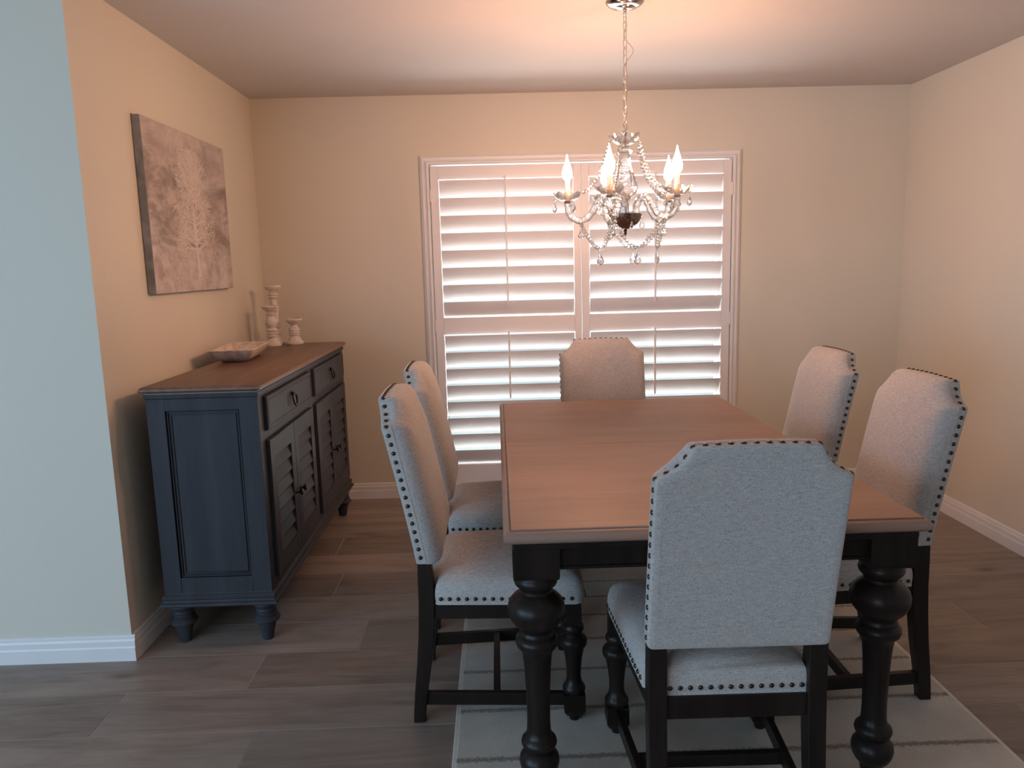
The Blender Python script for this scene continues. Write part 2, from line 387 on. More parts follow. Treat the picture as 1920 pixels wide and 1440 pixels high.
# ------------------------------------------------------------------ shutters
LOUV_ANG = math.radians(30)      # from vertical
def shutter(xa, xb, sa, sb, label, rodx):
    t = thing('plantation_shutter', label, 'shutter', (0, YB-.012, .09), group=None)
    o = Vector((0, YB-.012, .09)); d = .014
    b = MB(); Z = lambda z: z-.09
    z0, z1 = .098, 2.030
    b.box(xa, sa, -d, d, Z(z0), Z(z1)); b.box(sb, xb, -d, d, Z(z0), Z(z1))
    b.build('stile', M['shutter'], t, bevel=.0025)
    for (a, c) in ((1.952, z1), (1.028, 1.131), (z0, .207)):
        b = MB(); b.box(sa, sb, -d*.95, d*.95, Z(a), Z(c)); b.build('rail', M['shutter'], t, bevel=.0025)
    n = 14; w = .0565; th = .0058
    def louver(zc, extra=0):
        A = LOUV_ANG+extra; b = MB(); rs = []
        for x in (sa+.003, sb-.003):
            r = []
            for k in range(n):
                q = 2*PI*k/n; u = w*math.cos(q); v = th*math.sin(q)*(1.0 if abs(math.cos(q)) < .98 else .6)
                # long axis: room edge (y negative) is high
                yy = -u*math.sin(A)+v*math.cos(A); zz = u*math.cos(A)+v*math.sin(A)
                r.append((x, yy, Z(zc)+zz))
            rs.append(r)
        b.rings(rs); return b.build('louver', M['shutter'], t, smooth=50)
    p = (1.952-1.131)/8
    for k in range(8): louver(1.131+p*(k+.5)-.003, .0)
    p = (1.028-.207)/8
    for k in range(8): louver(.207+p*(k+.5)-.003, .0)
    yr = -w*math.sin(LOUV_ANG)-.012
    for (a, c) in ((1.20, 1.965), (.63, 1.045)):
        b = MB(); b.box(rodx-.0055, rodx+.0055, yr-.005, yr+.006, Z(a), Z(c)); b.build('tilt_rod', M['shutter'], t, bevel=.002)
    hx = xa if xa < 0 else xb; s = -1 if xa < 0 else 1
    for zc in (1.86, 1.085, .30):
        b = MB(); b.box(min(hx, hx+s*.004)-.001, max(hx, hx+s*.004)+.001, -.026, -.0, Z(zc-.038), Z(zc+.038)); b.build('hinge', M['shutter'], t, bevel=.001)
    return t
shutter(WX0+.002, .5205, -.325, .477, 'white plantation shutter panel covering the left half of the patio door', .070)
shutter(.5235, WX1-.002, .569, 1.378, 'white plantation shutter panel covering the right half of the patio door, behind the lit chandelier', .965)

# ------------------------------------------------------------------ rug
RX0, RX1, RY0, RY1 = -.169, 1.4665, 1.42, 3.80
rug = thing('area_rug', 'cream low-pile area rug with thin dark fuzzy stripes under the dining table', 'rug', (0, 0, 0))
b = MB(); b.box(RX0+.012, RX1-.012, RY0+.012, RY1-.012, .0005, .0055); b.build('pile', M['rug'], rug, bevel=.003, smooth=0)
b = MB(); b.box(RX0, RX0+.012, RY0, RY1, .0005, .0048); b.box(RX1-.012, RX1, RY0, RY1, .0005, .0048)
b.box(RX0+.012, RX1-.012, RY0, RY0+.012, .0005, .0048); b.box(RX0+.012, RX1-.012, RY1-.012, RY1, .0005, .0048)
b.build('binding', M['rug_edge'], rug, bevel=.002, smooth=0)

# ------------------------------------------------------------------ dining table
def table():
    tx0, tx1, ty0, ty1, TZ = 0, 1.082, 1.806, 3.616, .785
    t = thing('dining_table', 'rectangular dining table with brown plank top and dark turned legs', 'table', (.541, 2.711, 0))
    ox, oy = .541, 2.711
    def half(ya, yb_, near):
        b = MB()
        prof = [(.022,-.040),(.010,-.034),(.002,-.027),(0,-.021),(.001,-.013),(.005,-.008),(.010,-.0045),(.0150,-.0035),(.0154,-.010),(.0196,-.010),(.0198,-.0012),(.0206,0)]
        rs = []
        for d, z in prof:
            # d inset applies to three outer sides only
            a = ya+d if near else ya; c = yb_ if near else yb_-d
            rs.append([(tx0+d-ox, a-oy, TZ+z), (tx1-d-ox, a-oy, TZ+z), (tx1-d-ox, c-oy, TZ+z), (tx0+d-ox, c-oy, TZ+z)])
        b.rings(rs); return b.build('tabletop_panel', M['table'], t, smooth=40)
    half(ty0, 2.7231, True); half(2.7249, ty1, False)
    b = MB(); a, c, e, f = tx0+.0152-ox, tx1-.0152-ox, ty0+.0152-oy, ty1-.0152-oy; w = .0046
    b.box(a, c, e, e+w, TZ-.0095, TZ-.0048); b.box(a, c, f-w, f, TZ-.0095, TZ-.0048); b.box(a, a+w, e+w, f-w, TZ-.0095, TZ-.0048); b.box(c-w, c, e+w, f-w, TZ-.0095, TZ-.0048)
    b.build('inlay_groove', M['dark'], t, smooth=0)
    b = MB(); b.box(tx0+.022-ox, tx1-.022-ox, ty0+.022-oy, ty1-.022-oy, .728, .745)
    b.build('cornice', M['dark'], t, bevel=.004)
    q = .034
    b = MB(); y0, y1, x0, x1 = ty0+q+.012-oy, ty1-q-.012-oy, tx0+q+.012-ox, tx1-q-.012-ox
    for (a, c, e, f) in ((x0, x1, y0, y0+.022), (x0, x1, y1-.022, y1), (x0, x0+.022, y0, y1), (x1-.022, x1, y0, y1)):
        b.box(a, c, e, f, .674, .728)
    for (a, c, e, f) in ((x0-.005, x1+.005, y0-.005, y0+.02), (x0-.005, x1+.005, y1-.02, y1+.005), (x0-.005, x0+.02, y0, y1), (x1-.02, x1+.005, y0, y1)):
        b.box(a, c, e, f, .667, .675)
    b.build('apron', M['dark'], t, bevel=.002)
    prof = [(.018,.0075),(.024,.02),(.030,.045),(.032,.060),(.044,.072),(.052,.088),(.055,.104),(.053,.118),(.044,.131),(.037,.137),(.038,.142),(.046,.150),
            (.049,.159),(.047,.168),(.040,.176),(.034,.184),(.0325,.200),(.0315,.230),(.0318,.270),(.033,.320),(.0355,.370),(.039,.410),(.0425,.428),(.048,.434),(.054,.440),(.0575,.451),(.057,.461),
            (.051,.468),(.047,.471),(.048,.476),(.044,.484),(.046,.492),(.056,.500),(.068,.515),(.0755,.534),(.0765,.550),(.072,.566),(.060,.580),(.049,.588),(.043,.592),(.0425,.600),(.047,.606),(.055,.614),(.0585,.624),(.056,.634),(.050,.642),(.050,.652)]
    for sx in (0, 1):
        for sy in (0, 1):
            cx = (tx0+.022+.060 if not sx else tx1-.022-.060)-ox; cy = (ty0+.028+.060 if not sy else ty1-.028-.060)-oy
            b = MB(); b.lathe(prof, 40, cx, cy)
            lo = [(cx-.048, cy-.048), (cx+.048, cy-.048), (cx+.048, cy+.048), (cx-.048, cy+.048)]
            h = .060
            pts = [(cx+dx*h*.97, cy+dy*h*.97, .645) for dx, dy in ((-1,-1),(1,-1),(1,1),(-1,1))]+[(cx+dx*h, cy+dy*h, .655) for dx, dy in ((-1,-1),(1,-1),(1,1),(-1,1))]
            b.hexa(pts); b.box(cx-h, cx+h, cy-h, cy+h, .655, .728)
            b.build('leg', M['dark'], t, smooth=38)
    return t
table()

# ------------------------------------------------------------------ dining chairs
def rake(z):
    if z <= .53: return 0.0
    return -.105*((z-.53)/.515)**1.12
def back_outline():
    p = []
    for a in range(0, 91, 30):      # bottom-left corner
        r = .012; q = math.radians(180+a); p.append((-.218+r+r*math.cos(q), .530+r+r*math.sin(q)))
    for a in range(0, 91, 30):
        r = .012; q = math.radians(270+a); p.append((.218-r+r*math.cos(q), .530+r+r*math.sin(q)))
    n = 9
    for k in range(1, n): p.append((.218, .542+(.960-.542)*k/n))
    p += [(.218, .962), (.2172, .970)]
    for k in range(7):
        f = k/6; e = .0115*math.sin(PI*f); dx, dz = .141-.2125, 1.0425-.9750; l = math.hypot(dx, dz)
        p.append((.2125+dx*f-dz/l*e, .9750+dz*f+dx/l*e))
    p += [(.136, 1.0465)]
    for k in range(1, 6): p.append((.136-.272*k/6, 1.0465+.0035*math.sin(PI*k/6)))
    half = [(-x, z) for x, z in reversed([q for q in p if q[0] > .1355 and q[1] >= .95 or (q[0] == .218 and q[1] > .542)])]
    p += half
    return p
def make_chair():
    t = thing('dining_chair', '', 'chair')
    # rear posts with a back-swept foot
    for s in (-1, 1):
        b = MB(); rs = []
        for z, yc, dp, wd in ((0,-.014,.036,.038),(.03,-.0115,.038,.039),(.10,-.004,.041,.042),(.20,.010,.046,.044),(.30,.020,.049,.045),(.40,.0255,.050,.045),(.47,.025,.048,.045),(.56,.023,.040,.045)):
            x = s*(.215-.0225); y0, y1 = yc-dp/2, yc+dp/2
            rs.append([(x-wd/2, y0, z), (x+wd/2, y0, z), (x+wd/2, y1, z), (x-wd/2, y1, z)])
        b.rings(rs); b.build('rear_leg', M['dark'], t, bevel=.003)
    # turned front legs
    for s in (-1, 1):
        b = MB(); cx, cy = s*.222, .482
        prof = [(.0125,.0),(.016,.006),(.0195,.020),(.0205,.026),(.026,.030),(.032,.038)]
        b.lathe(prof, 20, cx, cy)
        h = .0335
        pts = [(cx+dx*.024, cy+dy*.024, .028) for dx, dy in ((-1,-1),(1,-1),(1,1),(-1,1))]+[(cx+dx*h, cy+dy*h, .045) for dx, dy in ((-1,-1),(1,-1),(1,1),(-1,1))]
        b.hexa(pts); b.box(cx-h, cx+h, cy-h, cy+h, .045, .100)
        prof = [(.033,.100),(.036,.106),(.0365,.114),(.034,.120),(.029,.128),(.025,.136),(.0228,.150),(.0235,.180),(.027,.215),(.033,.245),(.0355,.254),(.041,.258),(.0435,.266),(.0435,.276),
                (.040,.284),(.031,.290),(.0275,.296),(.029,.303),(.034,.312),(.033,.322),(.027,.330)]
        b.lathe(prof, 28, cx, cy)
        h = .0245; b.box(cx-h, cx+h, cy-h, cy+h, .326, .402)
        b.build('front_leg', M['dark'], t, smooth=38)
    # seat rails
    b = MB(); b.box(-.17, .17, .010, .030, .344, .402); b.box(-.198, .198, .474, .494, .350, .402)
    for s in (-1, 1):
        xa, xb = s*.197, s*.222
        b.hexa([(xa-.011,.045,.350),(xa+.011,.045,.350),(xb+.011,.462,.350),(xb-.011,.462,.350),(xa-.011,.045,.402),(xa+.011,.045,.402),(xb+.011,.462,.402),(xb-.011,.462,.402)])
    b.build('seat_rail', M['dark'], t, bevel=.002)
    for s in (-1, 1):
        xa, xb = s*.192, s*.222; b = MB()
        b.hexa([(xa-.010,.010,.055),(xa+.010,.010,.055),(xb+.010,.455,.055),(xb-.010,.455,.055),(xa-.010,.010,.097),(xa+.010,.010,.097),(xb+.010,.455,.097),(xb-.010,.455,.097)])
        b.build('side_stretcher', M['dark'], t, bevel=.002)
    b = MB(); b.box(-.200, .200, .226, .248, .058, .094); b.build('cross_stretcher', M['dark'], t, bevel=.002)
    # backrest
    ol = back_outline(); b = MB(); cz = .78; rs = []
    def puff(x, z, t):
        t *= .42             # the padded front rounds the scooped shoulders over and crowns the top
        if z < .90: return x, z
        if abs(x) <= .10: return x, z+.007*t
        q = math.atan2((z-.90)/.150, (abs(x)-.10)/.118); c_, s_ = abs(math.cos(q))**.88, abs(math.sin(q))**.88
        px, pz = math.copysign(.10+.118*c_, x), .90+.157*s_
        return x+(px-x)*t, z+(pz-z)*t
    def ring(k, y, kz=None, t=0):
        kz = k if kz is None else kz; pp = [puff(x, z, t) for x, z in ol]
        return [(x*k, rake(cz+(z-cz)*kz)+y, cz+(z-cz)*kz) for x, z in pp]
    rs += [ring(.90, .0025, .93), ring(.972, .0005, .985), ring(.992, .003, .996), ring(1, .009), ring(1.0, .030), ring(1.003, .0335, 1.001, .25), ring(1.003, .042, 1.001, .7),
           ring(.994, .052, .996, .92), ring(.975, .062, .984, 1), ring(.94, .073, .962, 1), ring(.87, .084, .90, 1), ring(.72, .093, .75, 1), ring(.45, .098, .5, 1), ring(.2, .100, .2, 1)]
    b.rings(rs); br = b.build('backrest', M['linen'], t, smooth=60)
    # seam cord along the side
    b = MB(); pts = [(x*1.003, rake(z)+.0325, z) for x, z in ol[4:] if z > .54]; b.tube(pts, .0016, 6); b.build('welt_seam', M['linen'], br)
    # nailheads: sides, scooped shoulders and crest, set in the side faces
    b = MB(); path = [q for q in ol if q[1] > .545]
    i0 = max(range(len(path)), key=lambda i: (path[i][0] > .21) * (2-path[i][1]))
    path = [(.218, .543)]+path[i0:]+[(-.218, .543)]
    seglen = [math.dist(path[i], path[i+1]) for i in range(len(path)-1)]; tot = sum(seglen); sp = .0272
    nn = int(tot/sp); sp = tot/nn; dpos = sp*.5; acc = 0; i = 0
    while dpos < tot-1e-6:
        while acc+seglen[i] < dpos: acc += seglen[i]; i += 1
        f = (dpos-acc)/seglen[i]; x = path[i][0]+(path[i+1][0]-path[i][0])*f; z = path[i][1]+(path[i+1][1]-path[i][1])*f
        dx, dz = path[i+1][0]-path[i][0], path[i+1][1]-path[i][1]; l = math.hypot(dx, dz)
        nx, nz = dz/l, -dx/l
        b.dome((x+nx*.0002, rake(z)+.0175, z+nz*.0002), (nx, 0, nz), .0068, .0042, 10, 3)
        dpos += sp
    b.build('nailhead_trim', M['nail'], br, smooth=60)
    # seat cushion
    so = [(-.172,.018),(.172,.018),(.172,.052),(.212,.054),(.219,.060),(.228,.18),(.238,.33),(.246,.45),(.247,.490),(.242,.508),(.230,.517),(.12,.521),(0,.522),
          (-.12,.521),(-.230,.517),(-.242,.508),(-.247,.490),(-.246,.45),(-.238,.33),(-.228,.18),(-.219,.060),(-.212,.054),(-.172,.052)]
    cy = .29
    def sr(k, z): return [(x*k, cy+(y-cy)*k, z) for x, y in so]
    b = MB(); b.rings([sr(.985, .400), sr(1.0, .4015), sr(1.0, .407), sr(.994, .409), sr(.999, .412), sr(1.004, .430), sr(1.0, .446), sr(.985, .462), sr(.95, .477), sr(.89, .488), sr(.76, .498), sr(.5, .505), sr(.2, .507)])
    se = b.build('seat', M['linen'], t, smooth=60)
    def row(a, c, n):
        b = MB()
        (x0, y0), (x1, y1) = a, c; l = math.dist(a, c); nx, ny = (y1-y0)/l, -(x1-x0)/l
        for k in range(n):
            f = (k+.5)/n; b.dome((x0+(x1-x0)*f+nx*.0005, y0+(y1-y0)*f+ny*.0005, .4215), (nx, ny, 0), .0066, .0042, 10, 3)
        b.build('nailhead_trim', M['nail'], se, smooth=60)
    row((-.172,.018), (.172,.018), 14); row((.221,.058), (.2485,.49), 16); row((.236,.5195), (-.236,.5195), 17); row((-.2485,.49), (-.221,.058), 16)
    return t
chair0 = make_chair()
chairs = [
 ((.552, 1.672, 0), -.011, 'linen dining chair nearest the camera, its back turned to us at the near table end'),
 ((-.271, 2.455, 0), -PI/2, 'linen dining chair seen in full profile, nearer of the two left of the table'),
 ((-.270, 3.085, 0), -PI/2+.006, 'linen dining chair left of the table, partly hidden behind the nearer profile chair'),
 ((1.350, 2.473, 0), PI/2-.006, 'linen dining chair right of the table beside its near corner, closest to the right wall'),
 ((1.368, 3.215, 0), PI/2-.003, 'linen dining chair right of the table, the farther one toward the shutters'),
 ((.540, 3.875, 0), PI, 'linen dining chair at the far table end with its back against the shutters'),
]
for i, (loc, rz, lab) in enumerate(chairs):
    c = chair0 if i == 0 else copy_tree(chair0)
    c.location = loc; c.rotation_euler = (0, 0, rz); c['label'] = lab; c['category'] = 'chair'; c['group'] = 'upholstered dining chairs around the table'

# ------------------------------------------------------------------ sideboard
SBO = (-1.108, 3.59, 0)
def sideboard():
    t = thing('sideboard', 'dark blue grey sideboard with louvered doors and brown wooden top against the left wall', 'sideboard', SBO)
    ox, oy, _ = SBO
    X0, X1, Y0, Y1 = -1.318-ox, -.903-ox, 2.812-oy, 4.398-oy
    def L(y): return y-oy
    # carcass with framed end panels
    b = MB()
    b.box(X0, X1-.018, Y0+.012, Y1-.012, .215, .998)      # inner box
    for (ya, yb_) in ((Y0, Y0+.012), (Y1-.012, Y1)):      # end frames
        b.box(X0, X0+.068, ya, yb_, .215, .998); b.box(X1-.072, X1, ya, yb_, .215, .998)
        b.box(X0+.068, X1-.072, ya, yb_, .935, .998); b.box(X0+.068, X1-.072, ya, yb_, .215, .278)
    # face frame
    F0, F1 = X1-.018, X1
    b.box(F0, F1, Y0+.012, L(2.872), .215, .998); b.box(F0, F1, L(4.338), Y1-.012, .215, .998); b.box(F0, F1, L(3.570), L(3.640), .215, .998)
    for (a, c) in ((L(2.872), L(3.570)), (L(3.640), L(4.338))):
        b.box(F0, F1, a, c, .972, .998); b.box(F0, F1, a, c, .800, .835); b.box(F0, F1, a, c, .215, .245)
    b.build('cabinet_body', M['blue'], t, bevel=.0012)
    # raised bead round each end panel
    for (yy, s) in ((Y0+.012, -1), (Y1-.012, 1)):
        b = MB(); xa, xb, za, zb = X0+.072, X1-.076, .282, .931; w = .008
        for k in (0, .011):
            for (p, q, r_, u) in ((xa+k, xb-k, za+k, za+k+w*.5), (xa+k, xb-k, zb-k-w*.5, zb-k), (xa+k, xa+k+w*.5, za+k, zb-k), (xb-k-w*.5, xb-k, za+k, zb-k)):
                b.box(p, q, min(yy, yy+s*(.007-k*.3)), max(yy, yy+s*(.007-k*.3)), r_, u)
        b.build('end_panel_moulding', M['blue'], t, bevel=.0012)
    # top
    b = MB(); prof = [(.016,.998),(.016,1.004),(.010,1.008),(.002,1.010),(0,1.014),(.001,1.020),(.007,1.026),(.012,1.028)]
    A0, A1, B0, B1 = -1.334-ox, -.884-ox, L(2.792), L(4.418)
    b.rings([[(A0+d, B0+d, z), (A1-d, B0+d, z), (A1-d, B1-d, z), (A0+d, B1-d, z)] for d, z in prof])
    b.build('wooden_top', M['top'], t, smooth=40)
    b = MB(); b.rings([[(A0+d, B0+d, z), (A1-d, B0+d, z), (A1-d, B1-d, z), (A0+d, B1-d, z)] for d, z in ((.022,.978),(.014,.984),(.013,.9985),(.02,.9985))])
    b.build('cornice', M['blue'], t, smooth=30)
    # base moulding
    b = MB(); b.rings([[(A0+d, B0+d, z), (A1-d, B0+d, z), (A1-d, B1-d, z), (A0+d, B1-d, z)] for d, z in ((.012,.165),(.002,.166),(0,.171),(.002,.177),(.010,.182),(.012,.190),(.008,.195),(.008,.203),(.012,.209),(.018,.212),(.020,.216))])
    b.build('base_moulding', M['blue'], t, smooth=30)
    # drawers
    for (ya, yb_) in ((2.874, 3.568), (3.642, 4.336)):
        b = MB(); a, c = L(ya), L(yb_)
        prof = [(0, X1-.004), (0, X1+.012), (.004, X1+.016), (.012, X1+.016), (.015, X1+.0135), (.018, X1+.0135), (.020, X1+.015)]
        b.rings([[(x, a+d, .838+d), (x, c-d, .838+d), (x, c-d, .969-d), (x, a+d, .969-d)] for d, x in prof])
        dw = b.build('drawer', M['blue'], t, smooth=30)
        ym = (a+c)/2; b = MB()
        b.tube([(X1+.013, ym, .925), (X1+.024, ym, .925)], [.010, .008], 14)
        b.tube([(X1+.024, ym, .918), (X1+.032, ym, .918)], [.005, .005], 10)
        R = .026; b.tube([(X1+.027+.004*(1-math.cos(q)), ym+R*math.sin(q), .899+R*math.cos(q)) for q in [2*PI*k/24 for k in range(24)]], .0042, 8, closed=True)
        b.build('ring_pull', M['black'], dw)
    # doors with louvers
    for i, (ya, yb_) in enumerate(((2.874, 3.2195), (3.2225, 3.568), (3.642, 3.9875), (3.9905, 4.336))):
        a, c = L(ya), L(yb_); za, zb = .247, .798; x0, x1 = X1-.004, X1+.016; w = .058; zr0, zr1 = .318, .722
        b = MB()
        b.box(x0, x1, a, a+w, za, zb); b.box(x0, x1, c-w, c, za, zb)
        b.box(x0, x1, a+w, c-w, zr1, zb); b.box(x0, x1, a+w, c-w, za, zr0)
        b.box(x0, x0+.003, a+w, c-w, zr0, zr1)
        p = (zr1-zr0)/7
        for k in range(7):
            z = zr0+p*k; ya2, yc2 = a+w, c-w
            b.hexa([(x1-.003, ya2, z+.001), (x1-.003, yc2, z+.001), (x0+.003, yc2, z+.001+.004), (x0+.003, ya2, z+.005),
                    (x1-.001, ya2, z+.006), (x1-.001, yc2, z+.006), (x0+.004, yc2, z+p+.002), (x0+.004, ya2, z+p+.002)])
        d = b.build('door', M['blue'], t, bevel=.0012)
        ky = c-.030 if i % 2 == 0 else a+.030
        b = MB(); b.tube([(x1, ky, .498), (x1+.004, ky, .498), (x1+.012, ky, .498), (x1+.016, ky, .498), (x1+.022, ky, .498), (x1+.028, ky, .498), (x1+.031, ky, .498)], [.010, .007, .005, .008, .0145, .014, .008], 16)
        b.build('knob', M['black'], d)
    # turned feet
    prof = [(.019,0),(.023,.008),(.027,.035),(.033,.060),(.037,.070),(.0375,.078),(.050,.082),(.053,.088),(.050,.094),(.042,.098),(.040,.102),(.043,.106),(.043,.110),(.037,.114),(.036,.118),(.040,.124),(.040,.130),(.036,.136),(.044,.144),(.049,.152),(.049,.158),(.044,.1655)]
    for sx in (A0+.062, A1-.062):
        for sy in (B0+.062, B1-.062):
            b = MB(); b.lathe(prof, 32, sx, sy); b.build('foot', M['blue'], t, smooth=40)
    return t
sideboard()

# ------------------------------------------------------------------ candle holders and bowl
def holder(name, label, x, y, h, prof_mid):
    Zt = 1.0282
    t = thing(name, label, 'candle holder', (x, y, Zt), group='whitewashed candle holders on the sideboard')
    base = [(.047,0),(.049,.004),(.048,.012),(.045,.017),(.040,.020),(.036,.030),(.027,.042),(.023,.048)]
    b = MB(); pr = list(base)
    z0, z1 = .048, h-.040
    for f, r in prof_mid: pr.append((r, z0+(z1-z0)*f))
    pr += [(.017,h-.038),(.019,h-.034),(.030,h-.026),(.040,h-.019),(.042,h-.014),(.040,h-.012),(.047,h-.010),(.048,h-.004),(.046,h)]
    b.lathe(pr+[(.040,h),(.039,h-.004),(0,h-.004)], 32); b.build('turned_stem', M['white'], t, smooth=40)
    b = MB(); b.lathe([(0,h-.0041),(.0385,h-.0041),(.0385,h-.003),(.036,h-.0028),(.0,h-.0028)], 28); b.build('candle_plate', M['black'], t)
    return t
holder('candle_holder', 'tallest whitewashed turned wooden candle holder on the sideboard', -1.268, 4.366, .333,
       [(.01,.026),(.05,.030),(.09,.024),(.12,.029),(.16,.024),(.20,.031),(.30,.030),(.36,.023),(.42,.022),(.55,.025),(.62,.029),(.68,.028),(.72,.020),(.80,.018),(.86,.020),(.89,.030),(.92,.022),(.95,.031),(.98,.024),(1,.018)])
holder('candle_holder', 'medium-height whitewashed candle holder just behind the wooden tray', -1.258, 4.262, .224,
       [(.01,.029),(.06,.032),(.11,.027),(.16,.032),(.22,.026),(.28,.032),(.34,.031),(.40,.022),(.46,.027),(.55,.032),(.68,.032),(.80,.022),(.88,.019),(.91,.027),(.94,.021),(.97,.027),(1,.018)])
holder('candle_holder', 'shortest whitewashed candle holder standing right of the other two on the sideboard', -1.153, 4.335, .146,
       [(.02,.028),(.12,.031),(.22,.026),(.30,.031),(.40,.028),(.55,.031),(.70,.030),(.85,.021),(1,.018)])
def tray():
    t = thing('wooden_tray', 'rectangular whitewashed carved wooden dough tray with sloping sides on the sideboard top', 'tray', (-1.243, 3.69, 1.0282), math.radians(6))
    def rr(w, l, z, r=.012, n=4):
        p = []
        for (cx, cy, a0) in ((w-r, l-r, 0), (-w+r, l-r, 90), (-w+r, -l+r, 180), (w-r, -l+r, 270)):
            for k in range(n+1):
                q = math.radians(a0+90*k/n); p.append((cx+r*math.cos(q), cy+r*math.sin(q), z))
        return p
    b = MB(); b.rings([rr(.050,.135,0), rr(.060,.150,.003), rr(.080,.178,.022), rr(.096,.203,.045), rr(.100,.212,.058, .006), rr(.098,.210,.061, .006), rr(.090,.198,.060), rr(.085,.186,.050), rr(.068,.160,.026), rr(.052,.132,.014), rr(.03,.08,.012)])
    b.build('tray_body', M['tray'], t, smooth=40)
tray()

# ------------------------------------------------------------------ wall art
def wall_art():
    x0, x1, y0, y1, z0, z1 = XL+.002, -1.379, 3.135, 4.055, 1.360, 2.064
    t = thing('canvas_picture', 'large unframed canvas of a pale bare tree on mottled brown, hung on the left wall', 'picture', (0,0,0))
    b = MB(); b.box(x0, x1-.0005, y0, y1, z0, z1); b.build('canvas_edge', M['canvas_side'], t, bevel=.002, smooth=0)
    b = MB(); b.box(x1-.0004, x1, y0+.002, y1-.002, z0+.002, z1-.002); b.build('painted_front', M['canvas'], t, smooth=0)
    # pale tree, thin raised paint strokes lying on the canvas
    rnd = random.Random(21); b = MB(); X = x1+.0007
    W = y1-y0; HH = z1-z0
    def stroke(pts, w0, w1):
        n = len(pts); vs = []; fs = []; lift[0] = (lift[0]+.000037) % .0009; X = x1+.0007+lift[0]
        for i, (y, z) in enumerate(pts):
            a = pts[max(i-1, 0)]; c = pts[min(i+1, n-1)]; dx, dz = c[0]-a[0], c[1]-a[1]; l = math.hypot(dx, dz) or 1
            w = (w0+(w1-w0)*i/(n-1))/2
            vs += [(X, y-dz/l*w, z+dx/l*w), (X, y+dz/l*w, z-dx/l*w), (x1-.0002, y-dz/l*w, z+dx/l*w), (x1-.0002, y+dz/l*w, z-dx/l*w)]
        for i in range(n-1):
            o, p = i*4, i*4+4
            fs += [(o, o+1, p+1, p), (o, p, p+2, o+2), (o+1, o+3, p+3, p+1)]
        b.add(vs, fs)
    yc, zb = 3.612, z0+.065
    count = [0]; lift = [0.0]
    def inside(y, z):
        zz = (z-zb-.10)/(HH-.085-.10-.045)
        if zz > 1 or zz < -.03: return False
        hw = .31*math.sqrt(max(0, 1-((zz-.36)/.70)**2))
        return abs(y-yc+.02) < hw*rnd.uniform(.80, 1.05)
    def branch(y, z, ang, ln, w, depth):
        if depth == 0 or count[0] > 46: return
        count[0] += 1; pts = [(y, z)]; a = ang; n = 5; curl = rnd.uniform(-.35, .35)
        for i in range(n):
            a += curl/n*1.4+rnd.uniform(-.16, .16)
            y2 = y+ln/n*math.sin(a); z2 = z+ln/n*math.cos(a)
            if not inside(y2, z2) and depth < 6: break
            y, z = y2, z2; pts.append((y, z))
            if i >= 1 and depth > 1 and rnd.random() < .70:
                sgn = rnd.choice((-1, 1)); branch(y, z, a+sgn*rnd.uniform(.45, .95), ln*rnd.uniform(.5, .72), max(w*.55, .0017), depth-1)
        if len(pts) > 1: stroke(pts, w, max(w*.6, .0014))
        if len(pts) == n+1: branch(y, z, a+rnd.uniform(-.25, .25), ln*.82, max(w*.66, .0016), depth-1)
    stroke([(yc, zb), (yc-.004, zb+.05), (yc-.008, zb+.12), (yc-.012, zb+.20), (yc-.015, zb+.30)], .026, .011)
    stroke([(yc-.018, zb-.004), (yc-.006, zb+.03), (yc-.006, zb+.1)], .012, .008); stroke([(yc+.020, zb-.006), (yc+.004, zb+.03), (yc-.006, zb+.1)], .012, .008)
    leaders = []
    for (a, x0_, zs, ln_) in ((-.02, -.012, .16, .42), (.10, -.008, .17, .38), (-.14, -.014, .16, .36), (.22, -.008, .15, .33), (-.27, -.014, .15, .31)):
        pts = []; y, z = yc+x0_, zb+zs; q = a; n = 12
        for k in range(n+1):
            pts.append((y, z)); q += rnd.uniform(-.06, .06)-.015*(1 if a > 0 else -1); y += ln_/n*math.sin(q); z += ln_/n*math.cos(q)
        stroke(pts, .0085, .0026); leaders.append((a, pts))
    limbs = []
    for li, (a, pts) in enumerate(leaders):
        for k in range(0, 13):
            for sg in (-1, 1):
                if k < 6 and li and (sg > 0) != (a > 0): continue
                f = k/12; limbs.append((pts[k], sg*(1.25-.75*f+rnd.uniform(-.2, .2)), .135-.055*f+rnd.uniform(-.02, .02), .0048-.002*f))
    for dz in (.10, .12, .14, .16):
        for sg in (-1, 1): limbs.append(((yc-.008, zb+dz), sg*rnd.uniform(.85, 1.3), rnd.uniform(.12, .16), .007))
    for (y, z), a, l, w in limbs:
        count[0] = 0; branch(y, z, a, l, w, 5)
    b.build('painted_tree', M['paint'], t, smooth=0)
wall_art()

